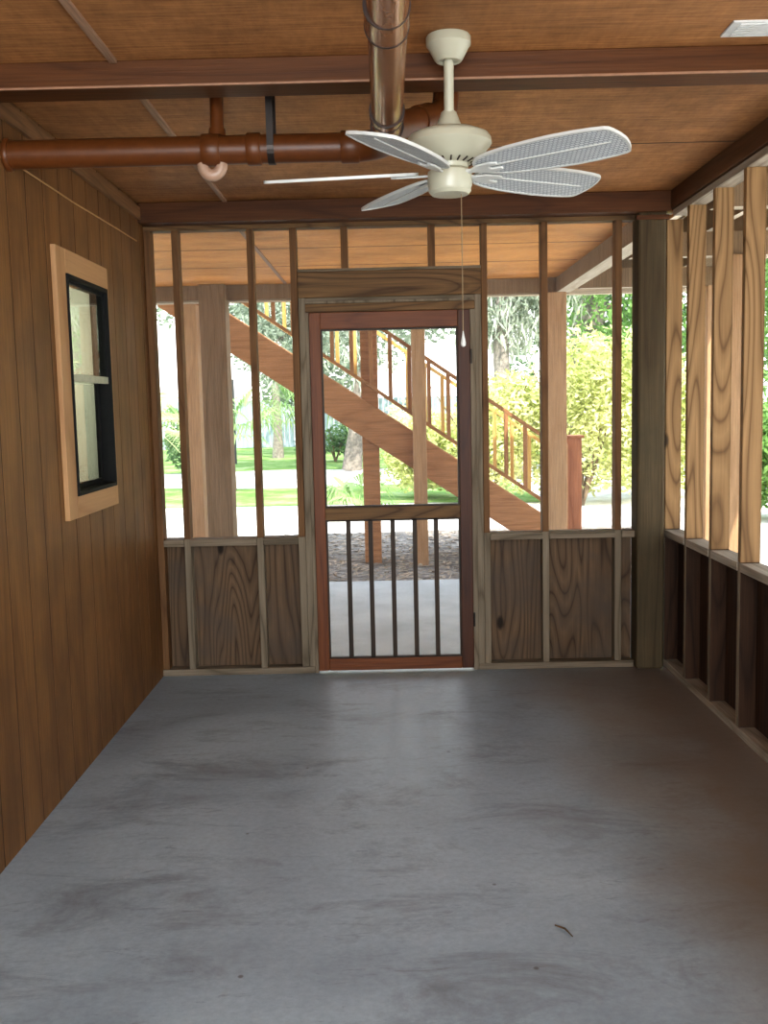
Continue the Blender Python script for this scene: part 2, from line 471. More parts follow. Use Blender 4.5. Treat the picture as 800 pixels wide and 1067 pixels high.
for a, b in ((-1.298, -1.182), (-1.144, -.765), (-.727, -.527), (.571, .869), (.907, 1.282), (1.320, 1.393)):
    box('sill', M['plate_x'], (a, b, Y0 - .012, Y1 + .01, .758, .797), wb)
for a, b in ((-1.298, -1.182), (-1.144, -.765), (-.727, -.527), (.571, .869), (.907, 1.282), (1.320, 1.393)):
    box('kneewall_panel', M['panel'], (a, b, Y1 - .012, Y1 + .002, .038, .758), wb, 0)
hd = box('header', M['header'], (-.487, .535, Y0 - .002, Y1, 2.143, 2.285), wb)
box('header_plate', M['plate_x'], (-.487, .535, Y0 - .004, Y1, 2.2855, 2.300), wb)
box('head_trim', M['plate_x'], (-.449, .498, Y0 + .012, Y1, 2.060, 2.143), wb)
box('head_trim', M['header'], (-.449, .498, Y0 - .006, Y0 + .012, 2.062, 2.108), wb)
box('head_trim', M['stud_g'], (-.449, .498, Y0 - .001, Y0 + .012, 2.110, 2.124), wb)
# insect screens stapled outside the studs
for a, b, z0, z1 in ((-1.298, -1.182, .797, ZP - .03), (-1.144, -.765, .797, ZP - .03), (-.727, -.527, .797, ZP - .03), (.571, .869, .797, ZP - .03),
                     (.907, 1.282, .797, ZP - .03), (1.320, 1.393, .797, ZP - .03), (-.487, -.241, 2.30, ZP - .03), (-.203, .244, 2.30, ZP - .03), (.282, .535, 2.30, ZP - .03)):
    MB().box(a, b, Y1 - .006, Y1 - .004, z0, z1).build('insect_screen', M['screen'], wb)

bk = box('ceiling_beam', M['beam'], (XL, 1.60, 5.555, 5.70, ZP - .006, ZC), None, .006)
tag(bk, 'dark red-brown beam across the ceiling directly above the far stud wall', 'beam')
nbm = empty('ceiling_beam', (0, 3.42, ZC), 'dark red-brown beam crossing the ceiling behind the fan canopy', 'beam')
box('beam_board', M['beam'], (XL, 1.556, 3.34, 3.42, 2.578, ZC), nbm, .004)
box('beam_board', M['beam'], (XL, 1.556, 3.421, 3.50, 2.583, ZC), nbm, .004)
box('edge_highlight', M['strip'], (XL, 1.556, 3.336, 3.346, 2.574, 2.5815), nbm, .002)  # highlight of a lit bevel, painted as a pale strip
sb = box('ceiling_beam', M['beam_y'], (1.556, 1.66, -1.6, 5.60, ZP + .002, ZC), None, .004)
tag(sb, 'dark red-brown beam running along the top of the right screened wall', 'beam')

# corner post
cp = MB()
cp.box(1.393, 1.548, 5.60, 5.755, 0, ZC)
o = cp.build('corner_post', M['post'], None, .014)
tag(o, 'dark weathered timber post standing in the far right corner', 'post')
nb2 = box('post_cap', M['beam'], (1.378, 1.556, 5.585, 5.60, ZP - .045, ZP - .02), o, .003)
bpy.context.view_layer.update()

# ------------------------------------------------------------------ right stud wall
wr = empty('wall_right', (XR, 2, 0), 'open stud wall on the right with kneewall and screens', 'wall', kind='structure')
X0, X1 = XR, XR + .089
box('bottom_plate', M['plate_y'], (X0, X1, -1.6, 5.70, 0, .038), wr)
box('top_plate', M['plate_y'], (X0 + .002, X1, -1.6, 5.56, ZP - .034, ZP), wr)
ys = [5.665 - .41 * k for k in range(18)]
for i, y in enumerate(ys):
    box('stud', M['stud'], (X0, X1, y, y + SW, .80, ZP - .034), wr)
    lo = box('stud', M['panel_d'], (X0, X1, y, y + SW, .038, .80), wr)  # lower stud coloured dark to carry the shade below the sill
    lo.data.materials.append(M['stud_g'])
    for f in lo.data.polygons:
        if f.normal.x < -.9: f.material_index = 1  # inner edges coloured paler, as if catching light
for a, b in zip(ys[1:], ys[:-1]):
    box('sill', M['plate_y'], (X0 - .004, X1 + .006, a + SW, b, .758, .797), wr)
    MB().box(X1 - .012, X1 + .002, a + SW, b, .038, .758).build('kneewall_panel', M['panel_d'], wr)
    MB().box(X1 - .006, X1 - .004, a + SW, b, .797, ZP - .034).build('insect_screen', M['screen'], wr)

# ------------------------------------------------------------------ screen door
dr = empty('door_1', (.02, D, 0), 'red-brown wooden screen door with dark bars across its lower half', 'door', kind='structure')
A, B = -.430, .469
y0, y1 = D - .006, D + .030
box('jamb', M['stud_g'], (-.449, -.431, D, D + .089, .0, 2.062), dr, .002)
box('jamb', M['stud_g'], (.470, .498, D, D + .089, .0, 2.062), dr, .002)
box('stile', M['door'], (A, A + .062, y0, y1, .014, 2.060), dr, .003)
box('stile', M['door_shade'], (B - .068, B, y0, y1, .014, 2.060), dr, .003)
box('top_rail', M['door_x'], (A + .062, B - .068, y0, y1, 1.968, 2.060), dr, .003)
box('bottom_rail', M['door_x'], (A + .062, B - .068, y0, y1, .014, .082), dr, .003)
box('middle_rail', M['header'], (A + .062, B - .068, y0, y1, .892, .962), dr, .003)
bd = MB()
a, b = A + .062, B - .068
for z0, z1 in ((.082, .892), (.962, 1.968)):
    w = .010
    bd.box(a, a + w, y0 + .006, y1 - .006, z0, z1).box(b - w, b, y0 + .006, y1 - .006, z0, z1)
    bd.box(a + w, b - w, y0 + .006, y1 - .006, z0, z0 + w).box(a + w, b - w, y0 + .006, y1 - .006, z1 - w, z1)
bd.build('screen_bead', M['door_dark'], dr)
for x in (-.240, -.113, .014, .140, .262):
    box('bar', M['door_dark'], (x - .013, x + .013, y0 + .006, y0 + .03, .085, .892), dr, .002)
MB().box(a, b, y1 - .005, y1 - .003, .09, .892).build('insect_screen', M['screen'], dr)
MB().box(a, b, y1 - .005, y1 - .003, .962, 1.968).build('insect_screen', M['screen'], dr)
for z in (.30, 1.80):
    MB().tube([(B + .004, D - .010, z - .04), (B + .004, D - .010, z + .04)], .006, 10).build('hinge', M['galv'], dr, 0, True)

# ------------------------------------------------------------------ pipes
pt = empty('drain_pipe', (.02, 3.66, 2.45), 'copper-brown drain pipe slung under the ceiling, running from left wall then toward viewer', 'pipe')
PR = .0495; PY = 3.66; PZ = 2.452; px = .018
MB().tube([(XL, PY, PZ), (-.10, PY, PZ)], PR, 32).build('pipe_run', M['pipe'], pt, 0, True)
el = [(-.10, PY, PZ)] + [(-.10 + .12 * math.sin(t), PY - .12 * (1 - math.cos(t)), PZ) for t in [PI / 2 * k / 8 for k in range(1, 9)]]
MB().tube(el, PR + .002, 32).build('elbow', M['pipe'], pt, 0, True)
MB().tube([(px, PY - .12, PZ), (px, 3.2, PZ - .002), (px + .006, 1.0, PZ - .01), (px + .01, -1.6, PZ - .02)], PR, 32).build('pipe_run', M['pipe_shine'], pt, 0, True)
def coll(x0, x1, name='coupling', r=.056, mat='pipe'):
    MB().tube([(x0, PY, PZ), (x0 + .004, PY, PZ), (x1 - .004, PY, PZ), (x1, PY, PZ)], [r - .003, r, r, r - .003], 32).build(name, M[mat], pt, 0, True)
coll(-.637, -.572, r=.056); coll(-.478, -.428, r=.056); coll(-.145, -.080, r=.056); coll(XL, XL + .02, 'wall_flange', .058)
for y, w, mt in ((3.44, .05, 'pipe_shine'), (3.25, .05, 'pipe_shine'), (2.46, .12, 'pipe_shine')):
    MB().tube([(px, y - w / 2, PZ), (px, y - w / 2 + .004, PZ), (px, y + w / 2 - .004, PZ), (px, y + w / 2, PZ)], [PR + .001, PR + .005, PR + .005, PR + .001], 32).build('coupling', M[mt], pt, 0, True)
for y in (3.222, 3.278, 3.412, 3.468, 2.40, 2.522, 3.53):
    MB().tube([(px, y - .004, PZ), (px, y + .004, PZ)], PR + .0062, 32).build('rubber_ring', M['rubber'], pt, 0, True)
# branch running right then up into the ceiling
br = [(px, 3.42, PZ), (.11, 3.53, PZ + .045), (.19, 3.62, PZ + .085), (.225, 3.655, PZ + .125), (.235, 3.665, ZC)]
MB().tube(br, .046, 28).build('branch_pipe', M['pipe'], pt, 0, True)
MB().tube([(.125, 3.547, PZ + .053), (.165, 3.592, PZ + .073)], .0515, 28).build('coupling', M['pipe'], pt, 0, True)
# vent stub and trap beside the tee
MB().tube([(-.583, PY, PZ + .02), (-.583, PY + .02, ZC)], .024, 20).build('stub_pipe', M['pipe'], pt, 0, True)
MB().tube([(-.583, PY, PZ + .045), (-.583, PY + .004, PZ + .070)], .03, 20).build('stub_collar', M['pipe'], pt, 0, True)
up = [(-.637 + .033 * (1 - math.cos(t)), PY, PZ - .050 - .036 * math.sin(t)) for t in [PI * k / 12 for k in range(13)]]
MB().tube([(-.637, PY, PZ - .03)] + up + [(-.571, PY, PZ - .03)], .021, 18).build('trap_bend', M['trap'], pt, 0, True)
st = MB(); r = PR + .003; ring = [(-.391, PY + r * math.cos(t), PZ + r * math.sin(t)) for t in [PI * k / 12 for k in range(12, 25)]]
path = [(PY - r, ZC)] + [(p[1], p[2]) for p in ring] + [(PY + r, ZC)]
for (ya, za), (yb, zb) in zip(path, path[1:]):
    d = Vector((yb - ya, zb - za)).normalized(); nrm = Vector((d.y, -d.x)) * .002
    vs = []
    for xx in (-.403, -.379):
        for (yy, zz) in ((ya, za), (yb, zb)):
            for sgn in (-1, 1): vs.append(st.bm.verts.new((xx, yy + nrm.x * sgn, zz + nrm.y * sgn)))
    for q in ((0, 1, 3, 2), (4, 6, 7, 5), (0, 2, 6, 4), (1, 5, 7, 3), (0, 4, 5, 1), (2, 3, 7, 6)): st.bm.faces.new([vs[i] for i in q])
so = st.build('pipe_hanger', M['galv'])
tag(so, 'punched metal strap hanger looped around the drain pipe', 'strap')
MB().tube([(-.391, PY - r - .008, ZC - .03), (-.391, PY - r - .001, ZC - .03)], .007, 10).build('screw', M['fan_w'], so)

# ------------------------------------------------------------------ ceiling fan
fx, fy = .211, 3.235
fan = empty('ceiling_fan', (fx, fy, ZC), 'cream five-blade ceiling fan with woven wicker leaf-shaped blades', 'ceiling fan')
MB().lathe(fx, fy - .03, [(.066, ZC), (.069, ZC - .004), (.069, ZC - .026), (.064, ZC - .032), (.044, ZC - .068), (.038, ZC - .075), (.030, ZC - .075), (.028, ZC - .070)]).build('canopy', M['fan'], fan, 0, True)
rd = MB().tube([(fx, fy - .03, ZC - .06), (fx, fy - .005, 2.40)], .0155, 24).build('downrod', M['fan'], fan, 0, True)
mh = MB().lathe(fx, fy, [(.019, 2.447), (.024, 2.443), (.041, 2.398), (.050, 2.394), (.090, 2.386), (.124, 2.372), (.131, 2.362), (.133, 2.346), (.128, 2.338), (.120, 2.330), (.104, 2.308), (.082, 2.292), (.06, 2.284), (.058, 2.272), (.052, 2.268)], 64).build('motor_housing', M['fan'], fan, 0, True)
for k in range(20):
    a = 2 * PI * k / 20
    c, s = math.cos(a), math.sin(a)
    v = MB()
    v.tube([(fx + .086 * c, fy + .086 * s, 2.2935), (fx + .066 * c, fy + .066 * s, 2.286)], .0028, 6)
    v.build('vent_slot', M['rubber'], mh)
MB().lathe(fx, fy, [(.060, 2.268), (.069, 2.262), (.070, 2.222), (.066, 2.210), (.067, 2.203), (.058, 2.193), (.020, 2.188)], 48).build('switch_housing', M['fan'], fan, 0, True)

RT = .600
def outline():
    prof = [(.100, .020), (.108, .036), (.13, .055), (.18, .072), (.25, .085), (.32, .092), (.40, .096), (.47, .094), (.53, .088), (.565, .081), (.577, .074), (.584, .060), (.592, .034)]
    return prof, (RT - .004, 0.0)
def blade(ang, tip_r):
    pts, tip = outline(); k = tip_r / RT
    up = pts; poly = [(r * k, w) for r, w in up] + [(tip[0] * k, .006)] + [(tip[0] * k, -.006)] + [(r * k, -w) for r, w in reversed(up)]
    pitch = math.radians(12.5); zc = 2.262
    R = Matrix.Rotation(ang, 4, 'Z') @ Matrix.Rotation(-pitch, 4, 'X')
    T = Matrix.Translation((fx, fy, zc))
    off = Vector((fx, fy, ZC))
    def mesh(name, polyo, polyi, z0, z1, mat, parent, uv=False):
        me = bpy.data.meshes.new(name); bm = bmesh.new()
        if polyi is None:
            lo = [bm.verts.new((x, y, z0)) for x, y in polyo]; hi = [bm.verts.new((x, y, z1)) for x, y in polyo]
            bm.faces.new(lo); bm.faces.new(hi)
            n = len(lo)
            for i in range(n): bm.faces.new((lo[i], lo[(i + 1) % n], hi[(i + 1) % n], hi[i]))
        else:
            rings = [[bm.verts.new((x, y, z)) for x, y in pl] for pl, z in ((polyo, z0), (polyo, z1), (polyi, z1), (polyi, z0))]
            n = len(polyo)
            for q in range(4):
                a, b = rings[q], rings[(q + 1) % 4]
                for i in range(n): bm.faces.new((a[i], a[(i + 1) % n], b[(i + 1) % n], b[i]))
        bmesh.ops.recalc_face_normals(bm, faces=bm.faces)
        if uv:
            ul = bm.loops.layers.uv.new('UVMap')
            for f in bm.faces:
                for l in f.loops: l[ul].uv = (l.vert.co.x, l.vert.co.y)
        for v in bm.verts: v.co = (T @ R @ v.co) - off
        bm.to_mesh(me); bm.free(); me.materials.append(mat)
        o = bpy.data.objects.new(name, me); C.objects.link(o); o.parent = parent
        return o
    cx = sum(p[0] for p in poly) / len(poly)
    inner = []
    n = len(poly)
    for i in range(n):
        a = Vector(poly[i - 1]); b = Vector(poly[i]); c = Vector(poly[(i + 1) % n])
        d = ((b - a).normalized() + (c - b).normalized()).normalized()
        nn = Vector((d.y, -d.x))
        if nn.dot(Vector((cx, 0)) - b) < 0: nn = -nn
        inner.append(tuple(b + nn * .0075))
    bl = mesh('blade', inner, None, -.0022, .0022, M['weave'], fan, True)
    mesh('blade_rim', poly, inner, -.0045, .0045, M['fan_w'], bl)
    rib = [(.10 * k, .0025), (tip_r - .05, .0018), (tip_r - .05, -.0018), (.10 * k, -.0025)]
    mesh('blade_rib', rib, None, -.005, .0035, M['fan_w'], bl)
    # blade iron: forked arm from the hub to the blade
    arm = [(.048, .012), (.085, .010), (.115, .026), (.165, .030), (.185, .022), (.185, .010), (.150, .006), (.150, -.006), (.185, -.010), (.185, -.022), (.165, -.030), (.115, -.026), (.085, -.010), (.048, -.012)]
    br = mesh('blade_bracket', arm, None, -.0125, -.0048, M['fan_w'], fan)
    md = br.modifiers.new('bevel', 'BEVEL'); md.width = .003; md.segments = 2
    return bl
for a, r in ((-38.0, .598), (27.7, .565), (113.4, .585), (172.4, .600), (-117.8, .545)):
    blade(math.radians(a), r)
ch = MB(); zz = 2.197; cxx, cyy = fx + .034, fy - .02
ch.tube([(cxx, cyy, 2.20), (cxx, cyy, 1.76)], .0014, 8)
pc = ch.build('pull_chain', M['chain'], fan, 0, True)
MB().lathe(cxx, cyy, [(.0015, 1.768), (.003, 1.757), (.0062, 1.741), (.0082, 1.730), (.0075, 1.722), (.003, 1.718)], 16).build('chain_knob', M['fan_w'], pc, 0, True)

# ------------------------------------------------------------------ vent, cable, twig
v = empty('ceiling_vent', (1.20, 3.195, ZC), 'white rectangular soffit vent plate on the ceiling at upper right', 'vent')
MB().box(1.06, 1.40, 3.13, 3.255, ZC - .006, ZC + .002).build('plate', M['vent'], v, .002)
for k in range(7):
    box('slat', M['vent'], (1.085, 1.38, 3.142 + k * .0155, 3.149 + k * .0155, ZC - .010, ZC - .0055), v, 0)
cb2 = MB().tube([(XL + .003, 3.72, 2.44), (XL + .003, 4.4, 2.437), (XL + .003, 5.1, 2.446), (XL + .003, 5.5, 2.448)], .0035, 8).build('cable', M['cable'], None, 0, True)
tag(cb2, 'thin tan cable tacked along the top of the left wall above the window', 'cable')
tw = MB().tube([(.46, 2.80, .004), (.485, 2.775, .006), (.50, 2.735, .004)], [.002, .003, .0015], 6).build('twig', M['twig'], None, 0, True)
tag(tw, 'tiny dry brown twig lying on the concrete floor at right', 'twig')

# ------------------------------------------------------------------ outside: porch structure
def paint_lit_underside(o, key):  # paler bottom faces put light bounced off the ground into the colour
    o.data.materials.append(M[key])
    for f in o.data.polygons:
        if f.normal.z < -.9: f.material_index = 1
pad = box('patio_slab', M['slab'], (-6, 3.6, 5.80, 8.85, -.20, -.03), None, 0)
tag(pad, 'pale blue-grey concrete pad just outside the screen door', 'patio', kind='structure')
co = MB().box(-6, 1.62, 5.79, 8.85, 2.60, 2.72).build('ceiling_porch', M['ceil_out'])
tag(co, 'orange-brown plywood ceiling of the open porch beyond the stud wall', 'ceiling', kind='structure')
for y in (6.86, 7.72):
    box('panel_seam', M['rubber'], (-6, 1.46, y - .006, y + .006, 2.599, 2.61), co, 0)
box('batten', M['batten'], (-.868, -.843, 5.8, 8.75, 2.592, 2.602), co, 0)
fb = box('porch_beam', M['opost_g'], (-6, 1.60, 8.785, 8.92, 2.472, 2.60), None, .004)
tag(fb, 'brown beam along the far edge of the open porch ceiling', 'beam')
rimb = box('porch_beam', M['joist_x'], (-6, 2.96, 9.95, 10.05, 2.575, 2.66), None, .004)
tag(rimb, 'pale olive rim beam beyond the porch edge over the staircase', 'beam')
sbm = box('porch_beam', M['opost_g'], (1.475, 1.60, 5.80, 8.78, 2.47, 2.60), None, .004)
paint_lit_underside(sbm, 'joist')
tag(sbm, 'tan side beam running outward from the corner post to the far post', 'beam')
def post(x0, x1, y0, z1, mat, label, z0=-.14, d=None):
    o = box('porch_post', M[mat], (x0, x1, y0, y0 + (d or (x1 - x0)), z0, z1), None, .006)
    return tag(o, label, 'post')
post(-1.60, -1.375, 8.70, 2.60, 'opost_g', 'wide grey-brown square porch post seen between the left studs', -.03)
post(1.372, 1.555, 8.72, 2.47, 'opost', 'tan square porch post carrying the side beam at right', -.03)
post(-2.08, -1.88, 10.06, 2.575, 'opost', 'tan square post left of the wide grey-brown one')
post(.250, .385, 10.08, 2.9, 'opost', 'slim tan post in front of the stair stringer through the door')
post(-.268, -.095, 10.31, 2.9, 'string', 'brown post behind the stair stringer through the door')
post(2.77, 2.91, 5.19, 2.50, 'opost', 'tan deck post under the nearest cross girder', -.14)
post(2.77, 2.91, 8.74, 2.50, 'opost', 'tan deck post under the farthest cross girder', -.14)
post(2.33, 2.47, 6.9, 2.50, 'opost', 'tan square deck post outside the right screened wall')

# open deck to the right: joists and boards
gk = 'pale joists under the open deck on the right'
jx = [1.80, 2.18, 2.56]
for i, x in enumerate(jx):
    o = box('deck_joist', M['opost_g'], (x, x + .045, -1.6, 9.94, 2.66, 2.84), None, 0); paint_lit_underside(o, 'joist')
    tag(o, 'pale timber joist under the open deck on the right', 'joist', gk)
o = box('edge_beam', M['joist'], (2.92, 2.96, -1.6, 9.95, 2.60, 2.86), None, 0); tag(o, 'pale outer rim board of the deck beyond the right wall', 'beam')
for i, y in enumerate((5.2, 6.95, 8.75)):
    o = box('deck_girder', M['opost_g'], (1.68, 2.915, y, y + .09, 2.50, 2.66), None, 0); paint_lit_underside(o, 'joist_x')
    tag(o, ('nearest', 'middle', 'farthest')[i] + ' pale cross girder under the open deck on the right', 'beam')
dk = MB()
y = -1.6
while y < 10.0:
    dk.box(1.695, 2.99, y, y + .138, 2.86, 2.888); y += .146
o = dk.build('deck_boards', M['joist_x']); tag(o, 'pale gapped deck boards overhead beyond the right wall', 'deck', kind='structure')
up = MB().box(-6, 1.70, -4.5, 8.95, 2.73, 5.3).build('wall_shade_block', M['siding'])  # unseen block added to throw shade over the ground behind the porch
tag(up, 'tan upper storey of the house above the porch', 'wall', kind='structure')  # added unseen block, there only to throw shade

# ------------------------------------------------------------------ staircase
def sl(x, c, s=-.667): return c + s * x
st = empty('staircase', (0, 10.8, 0), 'brown outdoor wooden staircase descending to the right behind the posts', 'staircase')
for y in (10.235, 11.33):
    m = MB(); xa, xb = -2.3, 1.92
    top, bot = 1.43, 1.045
    xe = (bot + .105) / .667
    m.prism([(xa, sl(xa, top)), (xa, sl(xa, bot)), (xe, -.105), (2.05, -.105), (2.05, sl(2.05, top))], 'y', y, y + .045)
    m.build('stringer', M['string'], st, .004)
for k in range(13):
    z = .14 + k * .185; x = (1.385 - z) / .667 - .29
    MB().box(x - .01, x + .27, 10.28, 11.33, z - .035, z).build('tread', M['rail'], st, .004)
def rail(y, mz, mx, xs, x_end, cat_label):
    rt = empty('stair_railing', (0, y, 0), cat_label, 'railing')
    for nm, c, h in (('top_rail', 2.30, .045), ('bottom_rail', 1.635, .04)):
        m = MB(); xa, xb = -2.3, x_end
        m.prism([(xa, c - .69 * xa), (xa, c - .69 * xa - h), (xb, c - .69 * xb - h), (xb, c - .69 * xb)], 'y', y - .02, y + .02)
        m.build(nm, M[mx], rt, .003)
    for x in xs:
        zt = 2.30 - .69 * x - .03; zb = 1.635 - .69 * x - .02
        box('baluster', M[mz], (x - .02, x + .02, y - .018, y + .018, zb, zt), rt, .002)
    return rt
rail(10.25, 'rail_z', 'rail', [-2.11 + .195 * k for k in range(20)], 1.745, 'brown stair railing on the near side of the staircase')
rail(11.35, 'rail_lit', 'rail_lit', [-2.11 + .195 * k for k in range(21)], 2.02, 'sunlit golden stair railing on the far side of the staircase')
nw = empty('newel_post', (1.80, 10.27, -.14), 'dark brown newel at the foot of the near railing', 'post')
box('shaft', M['string'], (1.745, 1.835, 10.23, 10.32, -.14, 1.10), nw, .004)
nw = empty('newel_post', (2.09, 11.35, -.14), 'red cedar newel post with flat cap at the stair foot', 'post')
box('shaft', M['newel'], (2.01, 2.175, 11.27, 11.43, -.14, 1.12), nw, .004)
box('cap', M['newel'], (1.985, 2.20, 11.245, 11.455, 1.12, 1.15), nw, .005)

# ------------------------------------------------------------------ ground
def strip(name, mat, x0, x1, ya, yb, z, label, cat, wob=.35, kind='structure', nx=60):
    me = bpy.data.meshes.new(name); vs = []; fs = []
    ny = 6
    for i in range(nx + 1):
        x = x0 + (x1 - x0) * i / nx
        e0 = ya + wob * noise.noise(Vector((x * .25, ya, 0))); e1 = yb + wob * noise.noise(Vector((x * .25, yb, 0)))
        for j in range(ny + 1): vs.append((x, e0 + (e1 - e0) * j / ny, z))
    for i in range(nx):
        for j in range(ny):
            a = i * (ny + 1) + j; fs.append((a, a + ny + 1, a + ny + 2, a + 1))
    me.from_pydata(vs, [], fs); me.materials.append(mat)
    o = bpy.data.objects.new(name, me); C.objects.link(o)
    return tag(o, label, cat, kind=kind)
strip('ground_sand', M['sand'], -70, 80, -30, 90, -.14, 'pale sunlit sandy ground all around the house', 'ground', 0)
strip('ground_mulch', M['mulch'], -9, 3.2, 8.85, 12.9, -.105, 'shaded bed of leaf mulch under the staircase', 'ground', .3)
strip('lawn_near', M['grass'], -16, 2.6, 17.0, 21.0, -.13, 'near strip of green lawn beyond the sandy path', 'lawn', 1.2)
strip('lawn_far', M['grass'], -30, 9, 26.5, 44, -.128, 'far green lawn beyond the pale drive', 'lawn', 1.6)
# dry leaves and twigs on the mulch
lv = []; lf = []
rnd = random.Random(3)
for k in range(5200):
    x = rnd.uniform(-4, 3.0); y = 9.0 + 3.8 * rnd.random(); a = rnd.uniform(0, PI); L = rnd.uniform(.02, .06); w = rnd.uniform(.008, .02)
    if rnd.random() < .12: L = rnd.uniform(.1, .25); w = .006
    dx, dy = math.cos(a) * L, math.sin(a) * L; ex, ey = -math.sin(a) * w, math.cos(a) * w; z = -.10 + rnd.random() * .02; t = rnd.uniform(-.02, .02)
    i = len(lv); lv += [(x - dx, y - dy, z), (x + ex, y + ey, z + t * .3 + .004), (x + dx, y + dy, z + t), (x - ex, y - ey, z + .003)]; lf.append((i, i + 1, i + 2, i + 3))
me = bpy.data.meshes.new('fallen_leaves'); me.from_pydata(lv, [], lf); me.materials.append(M['litter'])
o = bpy.data.objects.new('fallen_leaves', me); C.objects.link(o)
tag(o, 'dry fallen leaves and twigs scattered over the mulch bed', 'leaves', kind='stuff')

# ------------------------------------------------------------------ plants
def leaf_mesh(name, blobs, n, size, mat, parent, rnd, droop=0, shell=.55):
    vs = []; fs = []; base = base_of(parent)
    tot = sum(b[3] * b[4] * b[5] for b in blobs)
    for (cx, cy, cz, rx, ry, rz) in blobs:
        for k in range(max(8, int(n * rx * ry * rz / tot))):
            d = Vector((rnd.gauss(0, 1), rnd.gauss(0, 1), rnd.gauss(0, 1))).normalized()
            r = shell + (1 - shell) * rnd.random() ** .6
            r *= 1 + .25 * noise.noise(Vector((d.x * 2 + cx, d.y * 2 + cy, d.z * 2 + cz)))
            p = Vector((cx + d.x * rx * r, cy + d.y * ry * r, cz + d.z * rz * r)) - base
            if p.z + base.z < 0: continue
            a = Vector((rnd.gauss(0, 1), rnd.gauss(0, 1), rnd.gauss(0, .7) - droop)).normalized()
            b = a.cross(Vector((rnd.gauss(0, 1), rnd.gauss(0, 1), rnd.gauss(0, 1)))).normalized()
            L = size * rnd.uniform(.6, 1.3); w = L * (.38 if not droop else .12)
            i = len(vs)
            vs += [p - a * L, p + b * w, p + a * L, p - b * w]; fs.append((i, i + 1, i + 2, i + 3))
    me = bpy.data.meshes.new(name); me.from_pydata([tuple(v) for v in vs], [], fs); me.materials.append(mat)
    o = bpy.data.objects.new(name, me); C.objects.link(o); o.parent = parent
    return o

def tree(x, y, trunk_r, lean, h, blobs, n, size, lm, bark, label, group=None, moss=0, seed=1):
    rnd = random.Random(seed)
    t = empty('tree', (x, y, -.13), label, 'tree', group)
    pts = []; 
    for k in range(8):
        f = k / 7
        pts.append((x + lean[0] * f + .12 * math.sin(f * 5 + seed), y + lean[1] * f, -.13 + h * f))
    rr = [trunk_r * (1.35 if k == 0 else 1.05 - .6 * k / 7) for k in range(8)]
    m = MB().tube(pts, rr, 14)
    top = Vector(pts[-2])
    for (bx, by, bz, *_r) in blobs[:6]:
        e = Vector((bx, by, bz)); mid = (top + e) / 2 + Vector((0, 0, .25))
        m.tube([pts[4], top.lerp(mid, .5), mid, e], [rr[5] * .7, rr[5] * .6, rr[5] * .45, rr[5] * .15], 8)
    m.build('trunk', M[bark], t, 0, True)
    leaf_mesh('foliage', blobs, n, size, M[lm], t, rnd)
    if moss:
        mo = leaf_mesh('hanging_moss', [(b[0], b[1], b[2] - b[5] * .5, b[3] * .9, b[4] * .9, b[5] * .9) for b in blobs], moss, .22, M['moss'], t, rnd, 2.5, .2); mo['kind'] = 'stuff'
    return t
def blobs(cx, cy, cz, R, H, k, r, seed):
    rn = random.Random(seed)
    return [(cx + rn.uniform(-R, R), cy + rn.uniform(-R, R) * .7, cz + rn.uniform(-H, H), r * rn.uniform(.7, 1.2), r * rn.uniform(.7, 1.2), r * rn.uniform(.55, .9)) for _ in range(k)]

# right-hand grove
tree(4.3, 24, .42, (.9, 0), 7.5, blobs(5.6, 25, 6.5, 3.2, 1.2, 7, 1.7, 5), 7000, .10, 'leaf_d', 'bark', 'thick grey leaning tree trunk with green crown seen over the bushes at right', seed=5)
tree(7.2, 22, .16, (.2, .2), 6.5, blobs(6.9, 22, 3.9, 2.4, 1.8, 9, 1.3, 8), 9000, .09, 'leaf', 'bark_b', 'bright green slender tree right of the thick grey trunk', seed=8)
tree(2.7, 22, .22, (-.2, 0), 6, blobs(2.75, 22.5, 4.6, .9, 1.5, 7, 1.2, 9), 5000, .09, 'leaf_g', 'bark', 'grey-green mossy tree seen just right of the door', moss=2600, seed=9)
tree(-.9, 26, .2, (.3, 0), 7, blobs(-1.3, 26, 4.4, 2.0, 1.8, 8, 1.3, 12), 6500, .10, 'leaf_g', 'bark', 'pale grey-green tree seen through the upper door screen', moss=800, seed=12)
tree(10.5, 20, .25, (0, 0), 7, blobs(10.5, 20, 4.2, 2.6, 2.2, 9, 1.5, 21), 8000, .11, 'leaf', 'bark_b', 'green tree beyond the right screened wall near the corner', seed=21)
tree(11.5, 12.5, .25, (0, 0), 6, blobs(11.5, 12.5, 3.6, 2.2, 2.2, 9, 1.5, 22), 6000, .13, 'leaf', 'bark_b', 'green tree out beyond the right screened wall', seed=22)
tree(11, 6.5, .25, (0, 0), 6, blobs(11, 6.0, 3.2, 2.0, 1.8, 8, 1.3, 23), 5000, .13, 'leaf', 'bark_b', 'green tree outside the right wall, nearest to the viewer', seed=23)
